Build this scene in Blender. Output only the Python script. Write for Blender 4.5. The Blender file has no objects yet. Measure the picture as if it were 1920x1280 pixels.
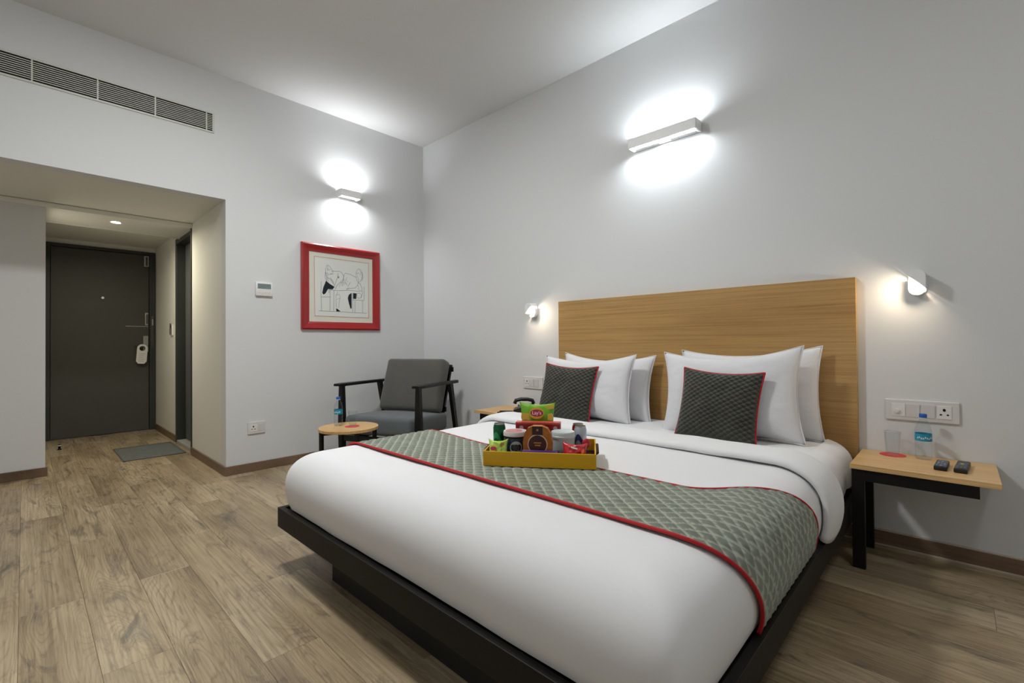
import bpy, bmesh, math, random
from mathutils import Vector, Matrix, noise

random.seed(7)
scene = bpy.context.scene
COL = scene.collection
PI = math.pi
def R(d): return math.radians(d)

# ------------------------------------------------------------------ camera
cam_d = bpy.data.cameras.new('camera')
cam = bpy.data.objects.new('camera', cam_d)
COL.objects.link(cam)
cam_d.sensor_fit = 'HORIZONTAL'; cam_d.sensor_width = 36.0
cam_d.lens = 873.97 * 36.0 / 1920.0
cam_d.shift_x = 0.001165; cam_d.shift_y = -0.00371
cam_d.clip_start = 0.02
_Rv = Vector((0.72237767, 0.69144874, -0.00831509))
_Uv = Vector((0.01314204, -0.00170534, 0.99991219))
_Fv = Vector((-0.69137384, 0.72242351, 0.01031895))
_m = Matrix((_Rv, _Uv, -_Fv)).transposed().to_4x4()
_m.translation = Vector((4.2422, -3.0518, 1.05))
cam.matrix_world = _m
scene.camera = cam

# ------------------------------------------------------------------ world, exposure
w = bpy.data.worlds.new('world'); scene.world = w
w.use_nodes = True
w.node_tree.nodes['Background'].inputs[0].default_value = (0.6, 0.65, 0.7, 1)
w.node_tree.nodes['Background'].inputs[1].default_value = 0.05
vs = scene.view_settings
vs.view_transform = 'Standard'; vs.look = 'None'; vs.gamma = 1.0
vs.use_curve_mapping = False
vs.exposure = 0.14

# strengths of the room's lamps and of the added unseen fill lamps (watts per square metre of glowing glass)
E_SCONCE_A = 300.0
E_SCONCE_B = 125.0
E_SCONCE_FILL = 150.0
E_CEILING_FILL = 150.0
E_BED = 170.0
E_DOWN = 1900.0

# ------------------------------------------------------------------ materials
def lin(c):
    out = []
    for v in c:
        v = v / 255.0
        out.append(v / 12.92 if v <= 0.04045 else ((v + 0.055) / 1.055) ** 2.4)
    return tuple(out) + (1.0,)

MATS = {}
def mat(name, rgb=(128, 128, 128), rough=0.5, spec=0.5, metal=0.0, bump=None, coat=0.0, sheen=0.0, var=None):
    """plain procedural material; bump=(scale, strength, distance); var=(scale, amount) gentle colour variation"""
    if name in MATS: return MATS[name]
    m = bpy.data.materials.new(name); m.use_nodes = True
    nt = m.node_tree; b = nt.nodes['Principled BSDF']
    c = lin(rgb)
    b.inputs['Base Color'].default_value = c
    b.inputs['Roughness'].default_value = rough
    b.inputs['Specular IOR Level'].default_value = spec
    b.inputs['Metallic'].default_value = metal
    b.inputs['Coat Weight'].default_value = coat
    b.inputs['Sheen Weight'].default_value = sheen
    tc = nt.nodes.new('ShaderNodeTexCoord')
    if var:
        n = nt.nodes.new('ShaderNodeTexNoise'); n.inputs['Scale'].default_value = var[0]
        n.inputs['Detail'].default_value = 3
        nt.links.new(tc.outputs['Object'], n.inputs['Vector'])
        mx = nt.nodes.new('ShaderNodeMix'); mx.data_type = 'RGBA'
        mx.inputs[6].default_value = tuple(x * (1 - var[1]) for x in c[:3]) + (1,)
        mx.inputs[7].default_value = tuple(min(1, x * (1 + var[1])) for x in c[:3]) + (1,)
        nt.links.new(n.outputs['Fac'], mx.inputs[0]); nt.links.new(mx.outputs[2], b.inputs['Base Color'])
    if bump:
        n2 = nt.nodes.new('ShaderNodeTexNoise'); n2.inputs['Scale'].default_value = bump[0]
        n2.inputs['Detail'].default_value = 4
        nt.links.new(tc.outputs['Object'], n2.inputs['Vector'])
        bp = nt.nodes.new('ShaderNodeBump'); bp.inputs['Strength'].default_value = bump[1]
        bp.inputs['Distance'].default_value = bump[2]
        nt.links.new(n2.outputs['Fac'], bp.inputs['Height']); nt.links.new(bp.outputs['Normal'], b.inputs['Normal'])
    MATS[name] = m
    return m

def emit(name, rgb, strength):
    if name in MATS: return MATS[name]
    m = bpy.data.materials.new(name); m.use_nodes = True
    nt = m.node_tree; nt.nodes.clear()
    e = nt.nodes.new('ShaderNodeEmission'); o = nt.nodes.new('ShaderNodeOutputMaterial')
    e.inputs[0].default_value = lin(rgb); e.inputs[1].default_value = strength
    nt.links.new(e.outputs[0], o.inputs[0])
    MATS[name] = m
    return m

def clear_glass(name, tint=(255, 255, 255), refl=1.0):
    """thin clear pane or bottle wall: lets light through, mirrors at grazing angles"""
    if name in MATS: return MATS[name]
    m = bpy.data.materials.new(name); m.use_nodes = True
    nt = m.node_tree; nt.nodes.clear()
    o = nt.nodes.new('ShaderNodeOutputMaterial'); t = nt.nodes.new('ShaderNodeBsdfTransparent')
    g = nt.nodes.new('ShaderNodeBsdfGlossy'); g.inputs['Roughness'].default_value = 0.03
    lw_ = nt.nodes.new('ShaderNodeLayerWeight'); lw_.inputs[0].default_value = 0.5
    f = nt.nodes.new('ShaderNodeMath'); f.operation = 'POWER'; f.inputs[1].default_value = 3.0
    nt.links.new(lw_.outputs['Facing'], f.inputs[0])
    mu = nt.nodes.new('ShaderNodeMath'); mu.operation = 'MULTIPLY'; mu.inputs[1].default_value = refl
    mx = nt.nodes.new('ShaderNodeMixShader')
    t.inputs[0].default_value = lin(tint)
    mu.operation = 'MULTIPLY_ADD'; mu.inputs[2].default_value = 0.01
    nt.links.new(f.outputs[0], mu.inputs[0]); nt.links.new(mu.outputs[0], mx.inputs[0])
    nt.links.new(t.outputs[0], mx.inputs[1]); nt.links.new(g.outputs[0], mx.inputs[2])
    nt.links.new(mx.outputs[0], o.inputs[0])
    MATS[name] = m
    return m

def wood(name, dark, mid, light, stretch=(1.2, 60, 60), rough=0.4, rings=0.0, plank=False, ring_scale=(0.9, 8.0, 8.0)):
    """procedural timber, grain along local X"""
    if name in MATS: return MATS[name]
    m = bpy.data.materials.new(name); m.use_nodes = True
    nt = m.node_tree; b = nt.nodes['Principled BSDF']; L = nt.links
    def N(t, **k):
        n = nt.nodes.new(t)
        for kk, v in k.items(): setattr(n, kk, v)
        return n
    tc = N('ShaderNodeTexCoord'); src = tc.outputs['Object']
    if plank:
        oi = N('ShaderNodeObjectInfo')
        cm = N('ShaderNodeCombineXYZ')
        for i, k in enumerate((61.0, 37.0, 19.0)):
            mm = N('ShaderNodeMath', operation='MULTIPLY'); mm.inputs[1].default_value = k
            L.new(oi.outputs['Random'], mm.inputs[0]); L.new(mm.outputs[0], cm.inputs[i])
        ad = N('ShaderNodeVectorMath', operation='ADD')
        L.new(src, ad.inputs[0]); L.new(cm.outputs[0], ad.inputs[1]); src = ad.outputs[0]
    def noise_at(scale, detail, rough_=0.55, dist=0.0):
        vm = N('ShaderNodeVectorMath', operation='MULTIPLY'); vm.inputs[1].default_value = scale
        L.new(src, vm.inputs[0])
        n = N('ShaderNodeTexNoise'); n.inputs['Scale'].default_value = 1.0
        n.inputs['Detail'].default_value = detail; n.inputs['Roughness'].default_value = rough_
        n.inputs['Distortion'].default_value = dist
        L.new(vm.outputs[0], n.inputs['Vector'])
        return n.outputs['Fac']
    def ramp(fac, stops):
        r = N('ShaderNodeValToRGB'); cr = r.color_ramp
        while len(cr.elements) < len(stops): cr.elements.new(0.5)
        for e, (p, c) in zip(cr.elements, stops):
            e.position = p; e.color = c
        L.new(fac, r.inputs[0]); return r.outputs['Color']
    def mixc(fac, a, bcol, blend='MIX'):
        mx = N('ShaderNodeMix', data_type='RGBA', blend_type=blend)
        if isinstance(fac, float): mx.inputs[0].default_value = fac
        else: L.new(fac, mx.inputs[0])
        L.new(a, mx.inputs[6])
        if isinstance(bcol, tuple): mx.inputs[7].default_value = bcol
        else: L.new(bcol, mx.inputs[7])
        return mx.outputs[2]
    tone = noise_at((stretch[0] * 0.8, stretch[1] * 0.06, stretch[2] * 0.06), 3)
    col = ramp(tone, [(0.30, lin(dark)), (0.47, lin(mid)), (0.66, lin(light))])
    fib = noise_at((stretch[0] * 2.2, stretch[1] * 3, stretch[2] * 3), 5, 0.65)
    fr = ramp(fib, [(0.30, (0.55, 0.52, 0.48, 1)), (0.55, (1, 1, 1, 1)), (0.8, (1.12, 1.1, 1.08, 1))])
    col = mixc(0.75, col, fr, 'MULTIPLY')
    if rings > 0:
        rn = noise_at(ring_scale, 1.5, 0.4, 0.35)
        mu = N('ShaderNodeMath', operation='MULTIPLY'); mu.inputs[1].default_value = 34.0
        L.new(rn, mu.inputs[0])
        pg = N('ShaderNodeMath', operation='FRACT'); L.new(mu.outputs[0], pg.inputs[0])
        rc = ramp(pg.outputs[0], [(0.0, (0.62, 0.58, 0.54, 1)), (0.18, (0.96, 0.95, 0.93, 1)), (0.75, (1.04, 1.04, 1.03, 1)), (1.0, (0.80, 0.77, 0.73, 1))])
        gate = noise_at((0.9, 3.4, 3.4), 2)
        gr = ramp(gate, [(0.42, (0.12, 0.12, 0.12, 1)), (0.6, (1, 1, 1, 1))])
        gm = N('ShaderNodeMath', operation='MULTIPLY'); gm.inputs[1].default_value = rings
        L.new(gr, gm.inputs[0])
        col = mixc(gm.outputs[0], col, rc, 'MULTIPLY')
        # knots and smoky patches
        kn = noise_at((2.6, 10.0, 10.0), 6, 0.70, 1.6)
        kr = ramp(kn, [(0.53, (0, 0, 0, 1)), (0.70, (0.85, 0.85, 0.85, 1))])
        col = mixc(kr, col, lin((82, 74, 66)))
        st2_ = noise_at((3.0, 90.0, 90.0), 3, 0.6)
        sr2 = ramp(st2_, [(0.38, (0.66, 0.63, 0.59, 1)), (0.5, (1, 1, 1, 1)), (0.7, (1.08, 1.07, 1.06, 1))])
        col = mixc(0.6, col, sr2, 'MULTIPLY')
    if plank:
        mr = N('ShaderNodeMapRange'); mr.inputs[3].default_value = 0.92; mr.inputs[4].default_value = 1.08
        L.new(oi.outputs['Random'], mr.inputs[0])
        vm = N('ShaderNodeVectorMath', operation='SCALE'); L.new(col, vm.inputs[0]); L.new(mr.outputs[0], vm.inputs['Scale'])
        col = vm.outputs[0]
    L.new(col, b.inputs['Base Color'])
    rr = N('ShaderNodeMapRange'); rr.inputs[3].default_value = rough - 0.06; rr.inputs[4].default_value = rough + 0.12
    L.new(fib, rr.inputs[0]); L.new(rr.outputs[0], b.inputs['Roughness'])
    bp = N('ShaderNodeBump'); bp.inputs['Strength'].default_value = 0.25; bp.inputs['Distance'].default_value = 0.0008
    L.new(fib, bp.inputs['Height']); L.new(bp.outputs['Normal'], b.inputs['Normal'])
    MATS[name] = m
    return m

M_wall = mat('wall_paint', (216, 217, 217), 0.75, 0.25, bump=(260, 0.10, 0.0006))
M_ceil = mat('ceiling_paint', (216, 216, 215), 0.85, 0.2, bump=(200, 0.08, 0.0005))
M_pass = mat('passage_paint', (222, 221, 212), 0.7, 0.3, bump=(260, 0.08, 0.0005))
M_plank = wood('floor_oak', (128, 111, 87), (163, 145, 116), (186, 169, 140), (1.0, 42, 42), 0.33, rings=0.9, plank=True)
M_base = wood('baseboard_wood', (92, 72, 54), (118, 95, 74), (134, 110, 88), (1.2, 40, 40), 0.45)
M_oak = wood('oak_veneer', (166, 126, 70), (178, 138, 80), (188, 150, 94), (0.7, 46, 46), 0.42)
M_top = wood('table_oak', (196, 152, 96), (212, 172, 116), (224, 188, 134), (1.1, 36, 36), 0.35)
M_black = mat('black_metal', (13, 13, 13), 0.45, 0.3, bump=(400, 0.05, 0.0003))
M_blackwood = mat('black_wood', (11, 11, 12), 0.4, 0.35, bump=(90, 0.06, 0.0004))
M_rail = mat('bed_rail_laminate', (19, 17, 13), 0.55, 0.25, var=(8, 0.2))
M_linen = mat('white_linen', (228, 228, 229), 0.85, 0.2, sheen=0.15, bump=(900, 0.08, 0.0004))
M_pillow = mat('pillow_cotton', (218, 218, 220), 0.85, 0.2, sheen=0.15, bump=(26, 0.35, 0.006))
M_red = mat('red_piping', (176, 30, 34), 0.6, 0.3)
M_door = mat('door_laminate', (72, 71, 65), 0.5, 0.35, var=(5, 0.08), bump=(180, 0.05, 0.0003))
M_doorframe = mat('door_frame_paint', (50, 52, 49), 0.45, 0.4)
M_steel = mat('brushed_steel', (178, 176, 170), 0.3, 0.5, metal=1.0)
M_whiteplastic = mat('white_plastic', (226, 225, 222), 0.35, 0.5)
M_switch = mat('switch_plastic', (214, 212, 210), 0.3, 0.5)
M_dark = mat('dark_hole', (12, 12, 12), 0.7, 0.2)
M_lampbody = mat('lamp_white_metal', (236, 236, 236), 0.4, 0.4)
M_grille = mat('grille_aluminium', (206, 206, 196), 0.4, 0.4)
M_seat = mat('seat_fabric', (92, 97, 100), 0.8, 0.3, sheen=0.25, bump=(500, 0.3, 0.001))
M_back = mat('back_fabric', (84, 83, 78), 0.85, 0.25, sheen=0.3, bump=(420, 0.4, 0.0012), var=(7, 0.12))
M_frame_red = mat('frame_red_lacquer', (152, 16, 20), 0.3, 0.5, coat=0.3)
M_paper = mat('paper', (224, 226, 220), 0.8, 0.2)
M_matboard = mat('mat_board', (222, 220, 206), 0.85, 0.2)
M_ink = mat('ink', (36, 44, 50), 0.8, 0.1)
M_inkgrey = mat('ink_grey', (120, 126, 146), 0.8, 0.1)
M_inkred = mat('ink_red', (176, 96, 98), 0.8, 0.1)
M_mat = mat('door_mat', (104, 108, 104), 0.95, 0.1, bump=(240, 0.8, 0.004), var=(40, 0.25))
M_stone = mat('threshold_stone', (164, 166, 160), 0.4, 0.4, var=(20, 0.1))
M_yellow = mat('tray_yellow', (216, 164, 0), 0.35, 0.5)
M_traydark = mat('tray_lining', (40, 26, 14), 0.6, 0.3)
M_glass = clear_glass('clear_glass', (250, 252, 252), .5)
M_pet = clear_glass('clear_pet', (246, 249, 250), .7)
M_pane = clear_glass('picture_glass', (255, 255, 255), 0.3)
M_bluecap = mat('blue_cap', (22, 88, 176), 0.4, 0.5)
M_label = mat('blue_label', (38, 142, 176), 0.45, 0.4, var=(30, 0.35))
M_coaster = mat('red_card', (206, 70, 72), 0.7, 0.2)
M_E_A = emit('lamp_glass_left', (248, 251, 255), E_SCONCE_A)
M_E_B = emit('lamp_glass_back', (240, 248, 255), E_SCONCE_B)
M_E_FILL = emit('fill_sconce_glow', (247, 250, 253), E_SCONCE_FILL)
M_E_CEIL_FILL = emit('ceiling_fill_glow', (250, 252, 252), E_CEILING_FILL)
M_E_CEIL_FILL2 = emit('ceiling_fill_glow_right', (250, 252, 252), E_CEILING_FILL * 0.2)
M_E_BED = emit('reading_lamp_glow', (255, 232, 200), E_BED)
M_E_DOWN = emit('downlight_glow', (255, 244, 220), E_DOWN)

def quilt_mat(name, dark, light):
    """quilted velvet: pale stitching, plus velvet sheen painted into the colour of each diamond"""
    m = bpy.data.materials.new(name); m.use_nodes = True
    nt = m.node_tree; b = nt.nodes['Principled BSDF']
    at = nt.nodes.new('ShaderNodeAttribute'); at.attribute_name = 'nap'
    n = nt.nodes.new('ShaderNodeTexNoise'); n.inputs['Scale'].default_value = 9
    tc = nt.nodes.new('ShaderNodeTexCoord'); nt.links.new(tc.outputs['Object'], n.inputs['Vector'])
    ad = nt.nodes.new('ShaderNodeMath'); ad.operation = 'MULTIPLY_ADD'; ad.inputs[1].default_value = 0.35; ad.inputs[2].default_value = -0.17
    nt.links.new(n.outputs['Fac'], ad.inputs[0])
    su = nt.nodes.new('ShaderNodeMath'); su.operation = 'ADD'; su.use_clamp = True
    nt.links.new(at.outputs['Fac'], su.inputs[0]); nt.links.new(ad.outputs[0], su.inputs[1])
    mx = nt.nodes.new('ShaderNodeMix'); mx.data_type = 'RGBA'
    mx.inputs[6].default_value = lin(dark); mx.inputs[7].default_value = lin(light)
    nt.links.new(su.outputs[0], mx.inputs[0]); nt.links.new(mx.outputs[2], b.inputs['Base Color'])
    b.inputs['Roughness'].default_value = 0.75; b.inputs['Specular IOR Level'].default_value = 0.25
    b.inputs['Sheen Weight'].default_value = 0.25
    return m
M_runner = quilt_mat('quilted_velvet_runner', (76, 84, 74), (172, 178, 160))
M_cushion = quilt_mat('quilted_velvet_cushion', (36, 35, 30), (98, 98, 86))

# ------------------------------------------------------------------ mesh helpers
class MB:
    def __init__(s): s.bm = bmesh.new()
    def box(s, x0, x1, y0, y1, z0, z1, bev=0.0, seg=2):
        r = bmesh.ops.create_cube(s.bm, size=1.0)
        vv = r['verts']
        for v in vv:
            v.co = Vector((x0 + (v.co.x + .5) * (x1 - x0), y0 + (v.co.y + .5) * (y1 - y0), z0 + (v.co.z + .5) * (z1 - z0)))
        if bev > 0:
            es = list({e for v in vv for e in v.link_edges})
            bmesh.ops.bevel(s.bm, geom=es, offset=bev, segments=seg, profile=0.5, affect='EDGES')
        return s
    def loft(s, rings, cap=True, closed=True):
        rows = [[s.bm.verts.new(p) for p in ring] for ring in rings]
        n = len(rows[0])
        for a, b in zip(rows[:-1], rows[1:]):
            for i in range(n if closed else n - 1):
                j = (i + 1) % n
                try: s.bm.faces.new((a[i], a[j], b[j], b[i]))
                except ValueError: pass
        if cap and closed:
            s.bm.faces.new(list(reversed(rows[0]))); s.bm.faces.new(rows[-1])
        return s
    def lathe(s, prof, c=(0, 0, 0), seg=24, cap=True):
        c = Vector(c)
        rings = [[c + Vector((r * math.cos(2 * PI * k / seg), r * math.sin(2 * PI * k / seg), z)) for k in range(seg)] for r, z in prof]
        return s.loft(rings, cap)
    def tube(s, pts, r, seg=8, closed=False, radii=None):
        pts = [Vector(p) for p in pts]; n = len(pts); rings = []
        up0 = None
        for i, p in enumerate(pts):
            if closed: d = pts[(i + 1) % n] - pts[i - 1]
            else: d = pts[min(i + 1, n - 1)] - pts[max(i - 1, 0)]
            d.normalize()
            if up0 is None:
                up0 = Vector((0, 0, 1)) if abs(d.z) < .9 else Vector((1, 0, 0))
            u = d.cross(up0).normalized(); v = u.cross(d).normalized(); up0 = v
            rr = radii[i] if radii else r
            rings.append([p + u * (rr * math.cos(2 * PI * k / seg)) + v * (rr * math.sin(2 * PI * k / seg)) for k in range(seg)])
        if closed:
            rings.append(rings[0]); return s.loft(rings, cap=False)
        return s.loft(rings)
    def prism(s, poly, a, b, axis='y'):
        """extrude a 2-D outline (u,v) between a and b along an axis"""
        def P(u, v, t):
            return {'y': Vector((u, t, v)), 'x': Vector((t, u, v)), 'z': Vector((u, v, t))}[axis]
        return s.loft([[P(u, v, a) for u, v in poly], [P(u, v, b) for u, v in poly]])
    def bar(s, p, q, w, d, w2=None, d2=None, side=None):
        """four-sided bar from p to q, tapering"""
        p = Vector(p); q = Vector(q); dr = (q - p).normalized()
        sd = Vector(side) if side else (Vector((1, 0, 0)) if abs(dr.x) < .8 else Vector((0, 1, 0)))
        sd = (sd - dr * sd.dot(dr)).normalized(); t = dr.cross(sd)
        w2 = w if w2 is None else w2; d2 = d if d2 is None else d2
        rg = lambda c, a, b: [c + sd * (i * a / 2) + t * (j * b / 2) for i, j in ((-1, -1), (1, -1), (1, 1), (-1, 1))]
        return s.loft([rg(p, w, d), rg(q, w2, d2)])
    def grid(s, fn, nu, nv):
        rows = [[s.bm.verts.new(fn(i / nu, j / nv)) for i in range(nu + 1)] for j in range(nv + 1)]
        for j in range(nv):
            for i in range(nu):
                s.bm.faces.new((rows[j][i], rows[j][i + 1], rows[j + 1][i + 1], rows[j + 1][i]))
        return s
    def strip(s, pts, wd, y=0.0):
        """flat ink stroke in the XZ plane"""
        pts = [Vector((p[0], 0, p[1])) for p in pts]
        L = []; Rr = []
        for i, p in enumerate(pts):
            d = (pts[min(i + 1, len(pts) - 1)] - pts[max(i - 1, 0)]).normalized()
            n = Vector((-d.z, 0, d.x)) * (wd / 2)
            L.append(s.bm.verts.new((p.x + n.x, y, p.z + n.z))); Rr.append(s.bm.verts.new((p.x - n.x, y, p.z - n.z)))
        for i in range(len(pts) - 1): s.bm.faces.new((L[i], Rr[i], Rr[i + 1], L[i + 1]))
        return s
    def poly(s, pts, y=0.0):
        s.bm.faces.new([s.bm.verts.new((p[0], y, p[1])) for p in pts]); return s
    def build(s, name, m, parent=None, smooth=False, mod=None, norm=True):
        if norm: bmesh.ops.recalc_face_normals(s.bm, faces=s.bm.faces)
        me = bpy.data.meshes.new(name); s.bm.to_mesh(me); s.bm.free()
        if m: me.materials.append(m)
        if smooth:
            for p in me.polygons: p.use_smooth = True
            if smooth != 'all':
                try: me.set_sharp_from_angle(angle=R(38))
                except Exception: pass
        o = bpy.data.objects.new(name, me); COL.objects.link(o)
        if parent: o.parent = parent
        return o

def tag(o, label, cat, group=None):
    o['label'] = label; o['category'] = cat
    if group: o['group'] = group
    return o
def thing(name, label, cat, loc=(0, 0, 0), rz=0.0, group=None, rot=None):
    o = bpy.data.objects.new(name, None); COL.objects.link(o)
    o.empty_display_size = 0.05
    o.location = loc; o.rotation_euler = rot if rot else (0, 0, rz)
    return tag(o, label, cat, group)
def struct(o, label=None, cat=None):
    o['kind'] = 'structure'
    if label: o['label'] = label
    if cat: o['category'] = cat
    return o
def text_mesh(name, body, size, m, parent, mw, extrude=0.0002, shear=0.0, align='CENTER', sx=1.0):
    cu = bpy.data.curves.new('tmp_text', 'FONT'); cu.body = body; cu.size = size
    cu.align_x = align; cu.align_y = 'CENTER'; cu.extrude = extrude; cu.shear = shear; cu.resolution_u = 3
    cu.offset = size * 0.012
    to = bpy.data.objects.new('tmp_text', cu); COL.objects.link(to)
    dg = bpy.context.evaluated_depsgraph_get()
    me = bpy.data.meshes.new_from_object(to.evaluated_get(dg))
    bpy.data.objects.remove(to); bpy.data.curves.remove(cu)
    me.name = name
    me.transform(mw @ Matrix.Diagonal((sx, 1, 1, 1)))
    me.materials.clear(); me.materials.append(m)
    o = bpy.data.objects.new(name, me); COL.objects.link(o); o.parent = parent
    return o
FACE_FRONT = Matrix.Rotation(R(90), 4, 'X')      # text standing up, read from local -Y

# ================================================================== THE SETTING
CEIL = 3.215; XR = 5.7; YF = -4.7; SOF = 2.22; YP = -1.93; XL = -1.11; XD = -3.08; PR = -1.90; PL = -2.93
T = 0.12
# floor
fl = MB()
fl.box(-0.0, XR, YF, 0, -0.12, -0.012)
fl.box(XD - T, 0.0, -3.9, PR + 0.2, -0.12, -0.012)
floor = struct(fl.build('floor', mat('subfloor', (60, 50, 40), 0.8)), 'oak-look plank floor running through bedroom and entrance passage', 'floor')
PW = 0.187; PLN = 1.41
plank_cache = {}
def plank_mesh(lx, ly):
    key = (round(lx, 3), round(ly, 3))
    if key in plank_cache: return plank_cache[key]
    b = bmesh.new(); c = 0.0009; g = 0.0003
    def ring(ins, z): return [b.verts.new((g + ins, g + ins, z)), b.verts.new((lx - g - ins, g + ins, z)), b.verts.new((lx - g - ins, ly - g - ins, z)), b.verts.new((g + ins, ly - g - ins, z))]
    r0 = ring(0, -0.012); r1 = ring(0, -c * .8); r2 = ring(c, 0.0)
    for a, d in ((r0, r1), (r1, r2)):
        for i in range(4): b.faces.new((a[i], a[(i + 1) % 4], d[(i + 1) % 4], d[i]))
    b.faces.new(r2)
    me = bpy.data.meshes.new('plank'); b.to_mesh(me); b.free(); me.materials.append(M_plank)
    plank_cache[key] = me
    return me
row0 = -2.69
k = -15
while True:
    y1 = row0 - k * PW; y0 = y1 - PW; k += 1
    if y0 < YF - 0.001: break
    if y1 <= -3.9 + 0.001 or y0 > PR + 0.05: xmin = 0.0
    elif y1 < PL + .01: xmin = XL
    else: xmin = XD
    if y1 > 0: y1 = 0.0
    if y1 - y0 < 0.02: continue
    off = {0: 2.26, 1: 0.19}.get(k - 1, random.uniform(0, PLN))
    x = off
    while x > xmin: x -= PLN
    while x < XR:
        xa = max(x, xmin); xb = min(x + PLN, XR)
        if xb - xa > 0.03:
            o = bpy.data.objects.new('plank', plank_mesh(xb - xa, y1 - y0)); COL.objects.link(o)
            o.location = (xa, y0, 0); o.parent = floor
        x += PLN

def wallbox(name, m, boxes, label, cat='wall'):
    b = MB()
    for bx in boxes: b.box(*bx)
    return struct(b.build(name, m), label, cat)
wallbox('ceiling', M_ceil, [(-T, XR + T, YF - T, T, CEIL, CEIL + .1)], 'plain white ceiling of the bedroom', 'ceiling')
wallbox('wall_left', M_wall, [(-T, 0, YP, 0, 0, CEIL), (-T, 0, YF, YP, SOF, CEIL), (-T, 0, YF, -3.9, 0, SOF)], 'off-white wall with passage opening, red picture and air grille')
wallbox('wall_back', M_wall, [(-T, XR + T, 0, T, 0, CEIL)], 'pale grey wall behind the headboard')
wallbox('wall_right', M_wall, [(XR, XR + T, YF - T, 0, 0, CEIL)], 'plain wall on the right, out of view')
wallbox('wall_front', M_wall, [(-T, XR, YF - T, YF, 0, CEIL)], 'plain wall facing the bed, out of view')
# passage: near lining, narrow corridor
wallbox('wall_passage_right', M_pass, [(-1.08, -T, YP, YP + T, 0, SOF), (-1.90, -1.08, PR, PR + T, 2.2, 2.3), (XD, -1.90, PR, PR + T, 0, 2.3)], 'cream right-hand wall of the entrance passage with side doorway')
wallbox('wall_passage_left', M_wall, [(XL - T, XL, -3.9 - T, PL, 0, SOF + .1), (XD, XL - T, PL - T, PL, 0, 2.3)], 'grey wall beside the entrance passage on the left')
wallbox('wall_passage_side', M_wall, [(XL, -T, -3.9 - T, -3.9, 0, SOF)], 'side wall closing the recess, out of view')
wallbox('wall_passage_end', M_pass, [(XD - T, XD, PL - T, -2.89, 0, 2.3), (XD - T, XD, -2.89, PR, 2.215, 2.3), (XD - T, XD, PR, PR + T, 0, 2.3), (XD - T - .06, XD - T - .01, PL - T, PR + T, 0, 2.3)], 'cream wall around the entrance door')
wallbox('ceiling_passage', M_pass, [(-1.08, -T, -3.9, YP, SOF, SOF + .1), (-1.69, -1.08, -3.9, PR + .001, 2.185, 2.33), (XD, -1.69, PL, PR, 2.27, 2.35)], 'low cream ceiling of the entrance passage with stepped panel', 'ceiling')
struct(MB().box(-1.715, -1.69, PL, PR, 2.176, 2.20, .003).build('trim_1', M_pass), 'thin strip added as an edge highlight across the passage ceiling', 'trim')  # strip stands in for the bright edge of the ceiling panel
struct(MB().box(-1.08, -1.066, -3.9, YP, 2.178, 2.216, .002).build('trim_2', M_pass), 'pale edge strip where the passage ceiling steps down', 'trim')

# baseboards
HB = 0.072
def baseb(name, bx, label):
    return struct(MB().box(*bx, .003).build(name, M_base), label, 'baseboard')
baseb('baseboard_left', (0, .013, YP - .013, 0, 0, HB), 'brown wooden baseboard under the red picture wall')
baseb('baseboard_back', (.013, XR, -.013, 0, 0, HB), 'brown wooden baseboard along the headboard wall')
baseb('baseboard_passage_right', (-1.08, 0, YP - .013, YP, 0, HB), 'brown baseboard on the near right side of the passage')
baseb('baseboard_passage_far', (XD, -1.90, PR - .013, PR, 0, HB), 'brown baseboard beyond the side door in the passage')
baseb('baseboard_passage_left', (XL, XL + .013, -3.9, PL + .013, 0, HB), 'brown baseboard under the grey wall left of the passage')
# thin bright bead on top and bottom of the back baseboard
struct(MB().box(.013, XR, -.010, 0, HB, HB + .006).build('trim_3', mat('caulk', (196, 184, 172), .6)), 'pale caulk line above the back baseboard', 'trim')
struct(MB().box(.013, XR, -.019, -.013, 0, .006).build('trim_4', mat('caulk', (196, 184, 172), .6)), 'pale bead at the foot of the back baseboard', 'trim')

# ------------------------------------------------------------------ entrance door (faces +X)
d1 = bpy.data.objects.new('door_1', None); COL.objects.link(d1); d1.location = (XD, -2.395, 0); d1.rotation_euler = (0, 0, R(90))
struct(d1, 'dark grey entrance door at the end of the passage', 'door')
W2 = .49
MB().box(-W2, -W2 + .035, -.03, .02, 0, 2.215, .003).build('door_frame', M_doorframe, d1)
MB().box(W2 - .06, W2, -.03, .02, 0, 2.215, .003).build('door_frame', M_doorframe, d1)
MB().box(-W2 + .035, W2 - .06, -.03, .02, 2.18, 2.215, .003).build('door_frame', M_doorframe, d1)
lf = MB().box(-W2 + .038, W2 - .063, -.005, .04, .008, 2.177, .003).build('door_leaf', M_door, d1)
MB().box(.20, W2 - .066, -.0065, -.004, 1.285, 1.292).build('groove', M_steel, lf)
MB().lathe([(.001, -.012), (.014, -.012), (.017, -.004), (.017, 0)], seg=16).build('peephole', M_steel, lf).matrix_local = Matrix.Translation((-.01, -.005, 1.62)) @ Matrix.Rotation(R(90), 4, 'X') @ Matrix.Scale(-1, 4, (0, 0, 1))
cl = MB().box(.375, .425, -.04, -.005, 1.95 + .08, 2.165, .006).build('door_closer', M_steel, d1)
MB().box(.39, .41, -.05, -.04, 2.04, 2.15, .003).build('closer_arm', mat('dark_steel', (96, 94, 88), .35, metal=.9), cl)
lp = MB().box(.388, .425, -.014, -.004, 1.30, 1.46, .006).build('bolt_plate', M_steel, d1)
MB().box(.397, .416, -.026, -.014, 1.32, 1.44, .004).build('bolt', mat('dark_steel', (96, 94, 88), .35, metal=.9), lp)
lk = MB().box(.370, .425, -.012, -.004, .97, 1.17, .005).build('lock_plate', M_steel, d1)
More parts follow.
